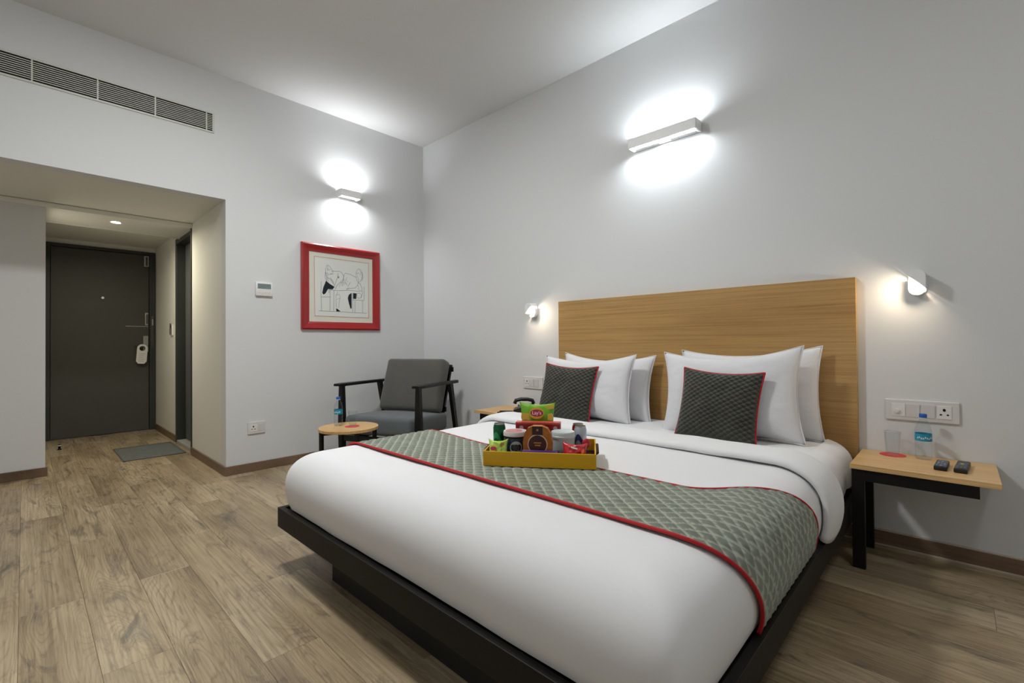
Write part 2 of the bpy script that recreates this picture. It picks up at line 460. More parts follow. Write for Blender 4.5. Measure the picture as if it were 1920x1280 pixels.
MB().tube([(.40, -.012, 1.04), (.40, -.055, 1.04), (.38, -.06, 1.04), (.275, -.06, 1.04)], .009, 10).build('lever_handle', mat('dark_steel', (96, 94, 88), .35, metal=.9), lk, 'all')
kp = MB().box(.445, .475, -.038, -.030, 1.02, 1.42, .003).build('strike_plate', mat('dark_steel', (96, 94, 88), .35, metal=.9), d1)
MB().box(.452, .468, -.046, -.038, 1.30, 1.38, .003).build('chain_keeper', M_steel, kp)

# hanger tag on the door handle
hg = thing('door_hanger', 'white card hanger with round hole hanging on the entrance door lever', 'door hanger', (XD + .068, -2.395 + .355, 1.02), R(90))
b = MB(); seg = 22
out = []; inn = []
HWd, HH, hr, hz = .052, .24, .030, -.005
N = 40
for i in range(N):
    a = 2 * PI * i / N + PI / 4
    inn.append((hr * math.cos(a), hz + hr * math.sin(a)))
    c, s_ = math.cos(a), math.sin(a)
    if s_ >= 0: out.append((HWd * c, hz + HWd * s_))
    else:
        tt = min(HWd / max(abs(c), 1e-6), (HH - HWd) / max(abs(s_), 1e-6)); out.append((tt * c, hz + tt * s_))
ring = lambda p, y: [Vector((u, y, v)) for u, v in p]
b.loft([ring(inn, -.001), ring(out, -.001), ring(out, .001), ring(inn, .001), ring(inn, -.001)], cap=False)
hgc = b.build('card', M_whiteplastic, hg)
b = MB()
for i in range(5): b.box(-.03, .03 - .008 * (i % 3), -.0016, -.001, -.075 - .022 * i, -.070 - .022 * i)
b.build('printed_lines', mat('print_grey', (176, 176, 172), .8), hg)
hg.rotation_euler = (0, R(4), R(90))

# side door
d2 = bpy.data.objects.new('door_2', None); COL.objects.link(d2); d2.location = (-1.49, PR, 0)
struct(d2, 'dark grey side door recessed in the right passage wall', 'door')
MB().box(-.41, -.355, -.012, .11, 0, 2.20, .004).build('door_frame', M_doorframe, d2)
MB().box(.365, .41, -.036, .11, 0, 2.20, .004).build('door_frame', M_doorframe, d2)
MB().box(-.355, .365, -.012, .11, 2.14, 2.20, .004).build('door_frame', M_doorframe, d2)
lf2 = MB().box(-.355, .365, .07, .11, .035, 2.14, .002).build('door_leaf', mat('side_door', (92, 94, 92), .45, .4), d2)
MB().tube([(.30, .07, 1.02), (.30, .035, 1.02), (.22, .035, 1.02)], .008, 8).build('lever_handle', M_steel, lf2, 'all')
MB().box(-.355, .365, -.01, .11, 0, .03, .003).build('threshold', M_stone, d2)

# card switch on passage wall
ks = thing('key_card_switch', 'small white key card switch with card beside the side door', 'switch', (-2.12, PR, 1.22))
MB().box(-.06, .06, -.012, 0, -.06, .06, .004).build('plate', M_whiteplastic, ks)
MB().box(-.04, .04, -.02, -.012, -.045, .02, .003).build('card_slot', mat('slot_grey', (120, 118, 112), .4), ks)
MB().box(-.028, .028, -.019, -.0165, -.03, .075).build('card', mat('card_dark', (60, 58, 56), .4), ks)

# floor stop near door
ds = thing('door_stop', 'tiny dark door stop on the floor near the entrance door', 'door stop', (-2.35, -2.80, 0))
MB().lathe([(.018, 0), (.018, .006), (.010, .012), (.010, .035), (.014, .038), (.014, .05), (.008, .054)], seg=16).build('stem', M_black, ds, True)
MB().lathe([(.0148, .040), (.0148, .048)], seg=16, cap=False).build('ring', M_whiteplastic, ds, True)

# door mat
dm = thing('door_mat', 'flat grey rectangular mat in front of the side door', 'mat', (-1.57, -2.19, 0))
b = MB()
def matf(u, v):
    x = -.36 + .72 * u; y = -.235 + .47 * v
    e = min(u, 1 - u, v, 1 - v)
    return Vector((x, y, .002 + min(1, e * 14) * .008 + (noise.noise((x * 60, y * 60, 0)) * .0015 if e > .02 else 0)))
b.grid(matf, 60, 40).build('pile', M_mat, dm, 'all')
b = MB(); b.tube([(-.36, -.235, .004), (.36, -.235, .004), (.36, .235, .004), (-.36, .235, .004)], .004, 6, closed=True)
b.build('edging', mat('mat_edge', (84, 86, 84), .9), dm, 'all')

# recessed downlight
dl = thing('ceiling_downlight', 'small round recessed downlight glowing in the passage ceiling', 'downlight', (-1.32, -2.47, 2.185))
MB().lathe([(.026, -.001), (.036, -.005), (.042, -.003), (.043, 0)], seg=28, cap=False).build('trim_ring', M_whiteplastic, dl, True)
MB().lathe([(.001, -.002), (.027, -.002)], seg=24, cap=False).build('lens', M_E_DOWN, dl)

# ------------------------------------------------------------------ air grille on the left wall
G0, G1, GZ0, GZ1 = -3.72, -2.008, 2.728, 2.892
gr = thing('air_conditioning_grille', 'long white linear air grille with black gaps high on the left wall', 'air vent', (0, (G0 + G1) / 2, GZ0), R(90))
gw = (G1 - G0) / 2; gh = GZ1 - GZ0; fr = .014
b = MB(); b.box(-gw, gw, -.008, .0, 0, fr, .002).box(-gw, gw, -.008, .0, gh - fr, gh, .002).box(-gw, -gw + fr, -.008, 0, fr, gh - fr).box(gw - fr, gw, -.008, 0, fr, gh - fr)
b.build('frame', M_grille, gr)
MB().box(-gw + fr, gw - fr, -.0022, -.0006, fr, gh - fr).build('dark_void', M_dark, gr)
ns_ = 10
sl = MB().box(-gw + fr, gw - fr, -.0065, -.0025, -.0024, .0024).build('slat', M_grille, gr)
pitch = (gh - 2 * fr) / (ns_ + 0.0)
for i in range(ns_ - 1):
    o = sl if i == 0 else sl.copy()
    if i: COL.objects.link(o)
    o.parent = gr; o.location = (0, 0, fr + pitch * (i + 1))
dv = MB().box(-.004, .004, -.0075, -.002, fr, gh - fr).build('divider', M_grille, gr)
for i, yy in enumerate((-2.062, -2.386, -2.704, -3.019, -3.34, -3.66)):
    o = dv if i == 0 else dv.copy()
    if i: COL.objects.link(o)
    o.parent = gr; o.location = (yy - (G0 + G1) / 2, 0, 0)

# ------------------------------------------------------------------ wall sconces: open boxes with glowing glass plates
def sconce(name, label, loc, rz, wd, plates, me, group=None):
    t = thing(name, label, 'wall lamp', loc, rz, group)
    h = .068; dp = .10; th = .006; w2 = wd / 2
    b = MB(); b.box(-w2, w2, -dp, -dp + th, 0, h, .0015)
    b.box(-w2, -w2 + th, -dp + th, -.012, 0, h); b.box(w2 - th, w2, -dp + th, -.012, 0, h)
    b.build('housing', M_lampbody, t)
    MB().box(-w2, w2, -.012, 0, .004, h - .004).build('back_plate', M_lampbody, t)
    for (px, pw) in plates:
        MB().box(px - pw / 2 - .010, px + pw / 2 + .010, -.042, -.012, .004, h - .004).build('lamp_holder', M_lampbody, t)
        MB().box(px - pw / 2, px + pw / 2, -.092, -.050, .030, .036).build('glass_plate', me, t)
        MB().box(px - .03, px + .03, -.052, -.042, .010, .014).build('clip', M_lampbody, t)
    return t
sconce('wall_sconce', 'small white box wall light above the red framed picture', (0, -.90, 2.442), R(90), .20, [(0, .14)], M_E_A)
sconce('wall_sconce', 'long white box wall light high above the headboard', (2.818, 0, 2.409), 0, .48, [(-.13, .16), (.13, .16)], M_E_B)
for (lx, ly, rz, lab) in ((3.6, YF, R(180), 'unseen box wall light added as fill on the wall facing the bed'),):
    sconce('wall_sconce', lab, (lx, ly, 2.409), rz, .48, [(-.13, .16), (.13, .16)], M_E_FILL)  # out-of-view sconce added as ambient fill
# flush ceiling lamps out of view, added to brighten the whole room
for (lx, ly, me, lab) in ((1.92, -2.25, M_E_CEIL_FILL, 'unseen round ceiling lamp added as fill between the bed and the picture wall'), (4.9, -1.9, M_E_CEIL_FILL2, 'unseen round ceiling lamp added as fill near the right-hand wall')):
    cl_ = thing('ceiling_fill_lamp', lab, 'added fill lamp', (lx, ly, CEIL))
    MB().lathe([(.001, 0), (.21, 0), (.215, -.02), (.205, -.045), (.190, -.045)], seg=40, cap=False).build('housing', M_lampbody, cl_, True)
    MB().lathe([(.189, -.044), (.15, -.058), (.08, -.066), (.001, -.068)], seg=40, cap=False).build('diffuser', me, cl_, True)

# ------------------------------------------------------------------ reading lamps beside the headboard
def reading_lamp(label, loc, sgn):
    """sgn=-1: light falls to the left and down; +1: to the right and down"""
    t = thing('reading_lamp', label, 'reading lamp', loc, 0)
    def stadium(hw, hh, n=10):
        p = []
        for i in range(n + 1):
            a = PI * i / n; p.append((hw * math.cos(a), hh - hw + hw * math.sin(a)))
        for i in range(n + 1):
            a = PI + PI * i / n; p.append((hw * math.cos(a), -(hh - hw) + hw * math.sin(a)))
        return p
    st = stadium(.034, .062)
    MB().prism(st, -.012, 0, 'y').build('wall_plate', M_lampbody, t, True)
    # body: stadium block cut by a slanting plane, dark side up
    b = MB()
    st2 = stadium(.033, .060)
    def clip(P, nx, nz, d):
        o = []
        for i in range(len(P)):
            a = P[i]; c = P[(i + 1) % len(P)]
            da = a[0] * nx + a[1] * nz - d; dc = c[0] * nx + c[1] * nz - d
            if da >= 0: o.append(a)
            if da * dc < 0:
                tt = da / (da - dc); o.append((a[0] + (c[0] - a[0]) * tt, a[1] + (c[1] - a[1]) * tt))
        return o
    s2 = 1 / math.sqrt(2)
    hood = clip(st2, -sgn * s2, s2, .001)
    b = MB(); b.loft([[Vector((u, -.012, v)) for u, v in hood], [Vector((u, -.092, v)) for u, v in hood]])
    b.build('hood', M_lampbody, t, True)
    lowp = clip(st2, sgn * s2, -s2, .014)
    b = MB(); b.loft([[Vector((u, -.012, v)) for u, v in lowp], [Vector((u, -.040, v)) for u, v in lowp]])
    b.build('lower_body', M_lampbody, t, True)
    # glowing strip on the slanted face of the hood
    gl = MB()
    ax = Vector((s2, 0, sgn * s2)); nrm = Vector((sgn * s2, 0, -s2))
    c0 = nrm * .0025
    q = [c0 + ax * a + Vector((0, yy, 0)) for a, yy in ((-.026, -.046), (.026, -.046), (.026, -.084), (-.026, -.084))]
    gl.bm.faces.new([gl.bm.verts.new(p) for p in q])
    gl.build('glow', M_E_BED, t, norm=False)
    return t
reading_lamp('white capsule reading lamp right of the headboard', (4.105, 0, 1.325), -1)
reading_lamp('white capsule reading lamp left of the headboard', (1.612, 0, 1.325), 1)

# ------------------------------------------------------------------ electrical plates
def pins(parent, x, z, s=1.0):
    MB().prism([(x + .0055 * s * math.cos(a), z + .012 * s + .0055 * s * 1.3 * math.sin(a)) for a in [2 * PI * i / 12 for i in range(12)]], -.0142, -.0135, 'y').build('pin_hole', M_dark, parent)
    for dx in (-.012, .012):
        MB().prism([(x + dx * s + .0045 * s * math.cos(a), z - .010 * s + .0035 * s * math.sin(a)) for a in [2 * PI * i / 12 for i in range(12)]], -.0142, -.0135, 'y').build('pin_hole', M_dark, parent)
def plate(name, label, loc, rz, wd, ht, mods):
    t = thing(name, label, 'switch', loc, rz)
    MB().box(-wd / 2, wd / 2, -.011, 0, -ht / 2, ht / 2, .003).build('cover_plate', M_switch, t)
    for kind, x, w_ in mods:
        hh = ht * .31
        if kind == 'switch':
            o = MB().prism([(-.0135, -hh), (-.0115, -hh), (-.0115, hh), (-.0165, hh)], x - w_ / 2, x + w_ / 2, 'x').build('rocker', M_switch, t)
        elif kind == 'socket':
            MB().box(x - w_ / 2, x + w_ / 2, -.0135, -.011, -hh, hh, .001).build('socket_face', M_whiteplastic, t)
            pins(t, x, 0, ht / .1)
        elif kind == 'dimmer':
            o = MB().box(x - w_ / 2, x + w_ / 2, -.0135, -.011, -hh, hh, .001).build('dimmer_face', M_whiteplastic, t)
            MB().lathe([(.011, 0), (.010, .009), (.001, .010)], seg=18).build('knob', M_switch, o, True).matrix_local = Matrix.Translation((x - w_ * .1, -.0135, -.006)) @ Matrix.Rotation(R(90), 4, 'X')
        elif kind == 'indicator':
            MB().box(x - w_ / 2, x + w_ / 2, -.013, -.011, -hh, hh, .001).build('blank_module', M_whiteplastic, t)
    return t
plate('switch_panel', 'wide white switch and socket panel above the right bedside table', (4.110, 0, .697), 0, .274, .102, [('dimmer', -.085, .052), ('switch', -.030, .050), ('switch', .026, .050), ('socket', .084, .052)])
plate('switch_panel', 'white switch panel half hidden behind the left pillow', (1.59, 0, .70), 0, .22, .102, [('socket', -.065, .050), ('switch', -.012, .048), ('switch', .040, .048)])
plate('wall_socket', 'white wall socket low on the wall beside the passage opening', (0, -1.708, .358), R(90), .135, .098, [('socket', -.024, .056), ('switch', .036, .040)])

th = thing('thermostat', 'small square white thermostat with grey display left of the picture', 'thermostat', (0, -1.648, 1.518), R(90))
MB().box(-.066, .066, -.024, 0, -.058, .058, .005).build('case', M_whiteplastic, th, True)
MB().box(-.052, .052, -.0255, -.023, .002, .044, .002).build('display', mat('lcd', (116, 132, 132), .25, .6, var=(40, .15)), th)
for i in range(4): MB().box(-.046 + .026 * i, -.030 + .026 * i, -.026, -.0235, -.034, -.026, .001).build('button', M_switch, th)

# ------------------------------------------------------------------ framed picture
PY0, PY1, PZ0, PZ1 = -1.339, -.559, 1.184, 1.969
pc = thing('framed_picture', 'red framed line drawing of two people seated at a table', 'picture', (0, (PY0 + PY1) / 2, (PZ0 + PZ1) / 2), R(90))
pw, ph = (PY1 - PY0) / 2, (PZ1 - PZ0) / 2
FWd = .072
prof = [(0, 0), (0, -.026), (.012, -.034), (.026, -.030), (.040, -.020), (.060, -.016), (FWd, -.014), (FWd, 0)]
def frame_side(a, c, name='frame_side'):
    """mitred moulding between two outer corners"""
    a = Vector((a[0], 0, a[1])); c = Vector((c[0], 0, c[1])); d = (c - a).normalized(); inw = Vector((-d.z, 0, d.x))
    if inw.dot(-(a + c) / 2) < 0: inw = -inw
    b = MB()
    b.loft([[a + inw * i + d * i + Vector((0, y, 0)) for i, y in prof], [c + inw * i - d * i + Vector((0, y, 0)) for i, y in prof]])
    return b.build(name, M_frame_red, pc, True)
cs = [(-pw, -ph), (pw, -ph), (pw, ph), (-pw, ph)]
for i in range(4): frame_side(cs[i], cs[(i + 1) % 4])
iw, ih = pw - FWd + .004, ph - FWd + .004
MB().box(-iw, iw, -.006, -.001, -ih, ih).build('mat_board', M_matboard, pc)
MB().box(-iw + .055, iw - .055, -.0068, -.006, -ih + .06, ih - .06).build('paper', M_paper, pc)
MB().poly([(-iw, -ih), (iw, -ih), (iw, ih), (-iw, ih)], -.012).build('glass', M_pane, pc, norm=False)
def zp(x, y):   # drawing laid out on a rectified grid
    u = (x - 130) / 812.0; t0 = 200 + 115 * u; t1 = 1100 + 20 * u; v = (y - t0) / (t1 - t0)
    return (-iw + 2 * iw * u, ih - 2 * ih * v)
def st_(m, pts, wd=.0035): MB().strip([zp(*p) for p in pts], wd, -.0072).build('ink_line', m, pc, norm=False)
for pts in ([(198, 272), (885, 368)], [(885, 368), (885, 1052)], [(885, 1052), (202, 1026)], [(202, 1026), (198, 272)]): st_(M_inkred, pts, .003)
for pts in ([(370, 695), (480, 708), (620, 704), (770, 718)], [(370, 700), (372, 740)], [(278, 590), (276, 780), (282, 960)], [(278, 785), (392, 787)], [(385, 700), (382, 965)], [(432, 705), (428, 965)],
            [(820, 660), (820, 830)], [(665, 825), (820, 832)], [(800, 835), (802, 985)], [(668, 740), (668, 975)], [(700, 835), (698, 980)], [(250, 962), (380, 966), (560, 975), (700, 985), (855, 992)],
            [(400, 462), (500, 465), (528, 480), (548, 515)], [(720, 545), (640, 505), (578, 488), (560, 505), (548, 560)], [(548, 515), (555, 545), (540, 600), (545, 650)],
            [(445, 690), (470, 640), (520, 590), (530, 650)], [(485, 490), (470, 560), (440, 640)], [(590, 690), (640, 680), (700, 675), (735, 640), (745, 610)],
            [(590, 700), (600, 680), (625, 672)], [(560, 600), (590, 630), (610, 655), (640, 600)],
            [(770, 620), (790, 680), (800, 740), (780, 800)], [(748, 610), (770, 625)], [(725, 745), (760, 738), (785, 760), (778, 800), (740, 805), (722, 780), (725, 745)]):
    st_(M_inkgrey, pts)
for pts in ([(335, 500), (330, 440), (350, 385), (372, 395), (405, 440), (420, 470), (405, 500), (370, 505), (345, 480)], [(345, 430), (370, 450), (390, 440)], [(325, 480), (340, 540), (345, 580)], [(385, 490), (410, 502), (428, 492)],
            [(715, 540), (718, 470), (745, 435), (780, 455), (800, 500), (795, 560), (765, 600), (740, 605), (725, 575), (715, 540)], [(735, 480), (755, 495)], [(728, 520), (745, 560), (740, 600)],
            [(455, 760), (500, 755), (510, 800), (460, 820), (455, 760)], [(455, 820), (462, 920)], [(505, 800), (490, 925)], [(475, 720), (470, 760)], [(345, 540), (400, 570), (430, 620), (440, 655)]):
    st_(M_inkgrey, pts, .003)
for pts in ([(332, 470), (322, 530), (338, 585)], [(345, 480), (340, 540), (352, 590)], [(358, 500), (356, 550), (370, 600)], [(380, 545), (400, 590), (425, 628)], [(392, 540), (412, 580), (432, 610)], [(352, 385), (362, 420), (352, 460)],
            [(798, 480), (808, 540), (795, 590)], [(785, 470), (796, 530), (784, 585)], [(762, 440), (775, 475), (770, 520)], [(722, 490), (732, 500), (742, 492)], [(548, 560), (530, 585), (525, 620)], [(555, 565), (552, 600), (560, 640)], [(565, 560), (575, 595), (590, 620)], [(600, 540), (585, 560), (590, 585), (610, 600)], [(520, 600), (505, 630), (500, 665)], [(742, 600), (738, 640), (748, 700), (800, 720)]):
    st_(M_inkgrey, pts, .0026)
for pg in ([(335, 582), (385, 625), (440, 660), (415, 692), (360, 688), (330, 740), (305, 758), (290, 735), (302, 670)], [(618, 760), (655, 735), (655, 932), (638, 932), (615, 850), (606, 800)], [(675, 738), (720, 742), (716, 812), (675, 810)], [(458, 928), (480, 940), (512, 968), (460, 968)], [(487, 520), (498, 545), (480, 552)]):
    MB().poly([zp(*p) for p in pg], -.0074).build('ink_shape', M_ink, pc, norm=False)

# ================================================================== BED
BX0, BX1, BYF = 1.895, 3.872, -2.215
bed = thing('platform_bed', 'low black platform bed frame under the white mattress', 'bed', (0, 0, 0))
RZ0, RZ1, RT = .185, .276, .026
MB().box(BX0, BX1, BYF, BYF + RT, RZ0, RZ1, .002).build('foot_rail', M_rail, bed)
MB().box(BX0, BX0 + RT, BYF + RT, -.04, RZ0, RZ1, .002).build('side_rail', M_rail, bed)
MB().box(BX1 - RT, BX1, BYF + RT, -.04, RZ0, RZ1, .002).build('side_rail', M_rail, bed)
MB().box(BX0 + RT, BX1 - RT, BYF + RT, -.04, RZ0 + .02, RZ1 - .012).build('platform', M_rail, bed)
MB().box(2.22, 3.55, -2.10, -.15, 0, RZ0 + .02).build('plinth', mat('plinth_black', (14, 13, 12), .6), bed)
hbd = tag(MB().box(1.898, 3.862, -.040, -.001, .12, 1.378, .0015).build('headboard', M_oak), 'wide flat oak veneer headboard fixed to the wall behind the bed', 'headboard')

MX0, MX1 = 1.930, 3.838
mt = thing('mattress', 'thick mattress in a white fitted sheet, bare at the head end', 'mattress', (0, 0, 0))
# drape of bedding over the mattress ------------------------------------------
DX0, DX1, DYF, DYH, DZ = 1.904, 3.862, -2.205, -.045, .540
RC, DROP = .185, .262
tab = []
NS = 60
for i in range(NS + 1):
    a = PI / 2 * i / NS; e = 2 / 2.4
    tab.append((RC * math.sin(a) ** e, .165 * (1 - math.cos(a) ** e)))
gx, gz = tab[-1]
for i in range(1, 12): tab.append((gx - .020 * (i / 11) ** 2, gz + (DROP - gz) * i / 11))
arc = [0.0]
for p, q in zip(tab[:-1], tab[1:]): arc.append(arc[-1] + math.hypot(q[0] - p[0], q[1] - p[1]))
AMAX = arc[-1]
def prof_at(r):
    r = min(max(r, 0), AMAX)
    lo = 0
    for i in range(len(arc) - 1):
        if arc[i + 1] >= r: lo = i; break
    f_ = (r - arc[lo]) / max(arc[lo + 1] - arc[lo], 1e-9)
    p, q = tab[lo], tab[lo + 1]
    dx, dz = q[0] - p[0], q[1] - p[1]; l = math.hypot(dx, dz) or 1
    return p[0] + dx * f_, p[1] + dz * f_, dz / l, dx / l
XC = (DX0 + DX1) / 2; WF = (DX1 - DX0) / 2 - RC; LF = (DYH - DYF) - RC
def drape(a, bb, off=0.0):
    s = max(0, abs(a) - WF) * (1 if a > 0 else -1); t = max(0, bb - LF)
    r = max(abs(s), t)
    x = XC + max(-WF, min(WF, a)); y = DYH - min(bb, LF)
    if r <= 0: return Vector((x, y, DZ + off))
    g, h, nx, nz = prof_at(r); hy = (abs(s) ** 6.0 + t ** 6.0) ** (1 / 6.0); dx, dy = s / hy, t / hy
    return Vector((x + dx * (g + off * nx), y - dy * (g + off * nx), DZ - h + off * nz))
AW = WF + AMAX; BL = LF + AMAX
b = MB()
b.grid(lambda u, v: drape(-AW + 2 * AW * u, BL * v, -.027 + noise.noise((u * 14, v * 9, 3)) * .0025), 110, 80)
b.build('fitted_sheet', M_linen, mt, 'all')
MB().box(DX0 + .03, DX1 - .03, DYH - .012, DYH, DZ - DROP + .002, DZ - .10).build('head_panel', M_linen, mt)
b = MB()
b.grid(lambda u, v: drape(WF + .06 + (AW - WF - .065) * v, .03 + .62 * u, -.016 + .006 * math.sin(u * 17 + 1.5 * v) * v), 60, 14)
b.build('sheet_overhang', M_linen, mt, 'all')
dv_ = thing('duvet', 'smooth white duvet tucked over the foot and sides of the bed', 'duvet', (0, 0, 0))
b = MB(); B0 = .70
def duv(u, v):
    a = -AW + 2 * AW * u; bb = B0 + (BL - B0) * v
    p = drape(a, bb)
    n = noise.noise((p.x * 2.1, p.y * 2.1, p.z * 3)) * .006 + noise.noise((p.x * 6, p.y * 5, 4)) * .0016
    return drape(a, bb, n)
b.grid(duv, 150, 110).build('cover', M_linen, dv_, 'all')
# turned-down hem
b = MB(); ringsN = 20
prof2 = []
for i in range(ringsN):
    an = 2 * PI * i / ringsN
    c, s_ = math.cos(an), math.sin(an)
    prof2.append((.795 + .110 * (abs(c) ** .7) * (1 if c > 0 else -1), .020 + .025 * (abs(s_) ** .8) * (1 if s_ > 0 else -1)))
rings = []
NR = 120
for j in range(NR + 1):
    a = -AW * .985 + 2 * AW * .985 * j / NR
    wv = noise.noise((a * 3, 1, 2)) * .010
    sp = 1.0 + .25 * max(0, abs(a) - WF) / AMAX
    rings.append([drape(a, (.795 + (q[0] - .795) * sp) + wv, q[1] + noise.noise((a * 8, q[0] * 6, 7)) * .003) for q in prof2])
b.loft(rings).build('turned_down_hem', M_linen, dv_, 'all')

# quilted runner --------------------------------------------------------------
run = thing('bed_runner', 'grey green quilted bed runner with red piping across the foot of the bed', 'bed runner', (0, 0, 0))
def lerp(a, c, t): return a + (c - a) * t
def sm(t): t = max(0, min(1, t)); return t * t * (3 - 2 * t)
def run_edges(a):
    near, far = 1.847, 1.435
    if a < 0: far = lerp(1.442, 1.375, sm((-a - .2) / .75))
    k_ = sm((a - WF + .12) / (AMAX + .02))
    kn_ = sm((a - WF - .02) / (AMAX - .02))
    near = lerp(near, 1.675, kn_); far = lerp(1.447 if a > 0 else far, 1.050, k_)
    return near, far
def quilt(p, q, d=.052):
    """diamond quilting: pillow height and nap (0..1)"""
    s1 = (p + q * 1.0) / d; s2 = (p - q * 1.0) / d
    f1 = abs((s1 % 1) - .5) * 2; f2 = abs((s2 % 1) - .5) * 2
    h = (1 - f1 ** 3) * (1 - f2 ** 3)
    nap = 1.0 if (max(f1, f2) > .80) else 0.0
    return h, (s1 % 1), (s2 % 1), nap
b = MB(); NU, NV = 420, 96
nap_vals = []
AR = AW * 0.99
def runf(u, v):
    a = -AR + 2 * AR * u
    ne, fa = run_edges(a); bb = lerp(fa, ne, v)
    h, m1, m2, nap = quilt(a * .85, bb, .050)
    nv = max(0.0, min(1.0, (m1 + (1 - m2)) * .5 - .12)) * .55 + nap * .55  # one-sided velvet sheen painted per diamond, plus pale stitching
    nap_vals.append(nv)
    return drape(a, bb, .011 + .0050 * h)
b.grid(runf, NU, NV)
ro = b.build('quilted_cover', M_runner, run, 'all')
at = ro.data.attributes.new('nap', 'FLOAT', 'POINT')
at.data.foreach_set('value', nap_vals)
for nm, which in (('piping', 0), ('piping', 1)):
    pts = []
    for j in range(161):
        a = -AR + 2 * AR * j / 160
        pts.append(drape(a, run_edges(a)[which], .012))
    MB().tube(pts, .0056 if which == 0 else .0044, 8).build(nm, M_red, run, 'all')

# ------------------------------------------------------------------ pillows
def pillow_mesh(Wd, Ht, Tk, ear=.035, seedv=0.0, nu=44, nv=34, quilted=None, sag=0.0):
    """standing pillow: local x width, z height, y thickness (front is -y), base at z=0"""
    vals = []
    b = MB(); rows = {}
    def P(u, v, side):
        e1 = 1 - abs(u) ** 2.6; e2 = 1 - abs(v) ** 2.6
        t_ = max(0, e1) ** .55 * max(0, e2) ** .55
        bow = ear
        x = Wd / 2 * u * (1 - bow * (1 - v * v) * abs(u) ** 3 * 1.6)
        z = Ht / 2 * v * (1 - bow * (1 - u * u) * abs(v) ** 3 * 2.6)
        # soft sag: belly low
        y = side * Tk / 2 * t_ * (1 + .22 * -v * (1 if v < 0 else .6))
        w_ = noise.noise((u * 2.3 + seedv, v * 2.3, side * 2)) * .010 + noise.noise((u * 6 + seedv, v * 6, side)) * .0035
        y += side * w_ * t_
        h = 0; nvl = 0
        if quilted:
            h, m1, m2, npv = quilt(x * .8, z * 1.15, quilted)
            y += side * h * .0045 * min(1, t_ * 3)
            nvl = max(0, min(1, (m1 + 1 - m2) * .5 - .25)) * .8  # velvet sheen painted lighter towards one side of each diamond
        return Vector((x, y, z + Ht / 2 - sag * (1 - u * u) * (v + 1) / 2)), nvl
    grids = {}
    for side in (-1, 1):
        for j in range(nv + 1):
            for i in range(nu + 1):
                edge = i in (0, nu) or j in (0, nv)
                key = (i, j, 0 if edge else side)
                if key not in grids:
                    p, nvl = P(-1 + 2 * i / nu, -1 + 2 * j / nv, side)
                    grids[key] = b.bm.verts.new(p); vals.append(nvl)
        for j in range(nv):
            for i in range(nu):
                q = []
                for (ii, jj) in ((i, j), (i + 1, j), (i + 1, j + 1), (i, j + 1)):
                    edge = ii in (0, nu) or jj in (0, nv)
                    q.append(grids[(ii, jj, 0 if edge else side)])
                b.bm.faces.new(q)
    rim = [grids[(i, 0, 0)].co.copy() for i in range(nu)] + [grids[(nu, j, 0)].co.copy() for j in range(nv)] + [grids[(nu - i, nv, 0)].co.copy() for i in range(nu)] + [grids[(0, nv - j, 0)].co.copy() for j in range(nv)]
    return b, vals, rim
def place_pillow(label, loc, tilt, yaw, Wd, Ht, Tk, ear, seedv, roll=0.0):
    t = thing('pillow', label, 'pillow', loc, 0, 'white pillows propped against the headboard')
    t.rotation_euler = (tilt, roll, yaw)
    b, vals, rim = pillow_mesh(Wd, Ht, Tk, ear, seedv, sag=.02)
    b.build('pillowcase', M_pillow, t, 'all')
    MB().tube(rim, .0035, 6, closed=True).build('seam', M_pillow, t, 'all')
    return t
SH = .498
place_pillow('white pillow against the headboard, rear one on the left side', (2.385, -.165, SH), R(-8), R(0), .76, .468, .15, .055, 1.0, R(1))
place_pillow('white pillow behind the left quilted cushion, front one', (2.325, -.335, SH), R(-12), R(0), .77, .468, .17, .055, 4.3, R(-1))
place_pillow('white pillow against the headboard, rear one on the right side', (3.355, -.165, SH), R(-8), R(0), .77, .512, .15, .045, 8.1, R(-2))
place_pillow('white pillow behind the right quilted cushion, front one', (3.305, -.335, SH), R(-12), R(0), .77, .515, .17, .060, 12.9, R(-3))
def place_cushion(label, loc, tilt, yaw, seedv, roll):
    t = thing('cushion', label, 'cushion', loc, 0, 'dark quilted cushions')
    t.rotation_euler = (tilt, roll, yaw)
    b, vals, rim = pillow_mesh(.435, .405, .13, .045, seedv, 120, 110, quilted=.030)
    o = b.build('quilted_cover', M_cushion, t, 'all')
    a = o.data.attributes.new('nap', 'FLOAT', 'POINT'); a.data.foreach_set('value', vals)
    MB().tube(rim, .0050, 6, closed=True).build('piping', M_red, t, 'all')
place_cushion('dark quilted velvet cushion with red piping on the left pillows', (2.255, -.475, SH), R(-16), R(3), 2.0, R(2))
place_cushion('dark quilted velvet cushion with red piping on the right pillows', (3.28, -.475, SH), R(-16), R(-2), 6.0, R(2))

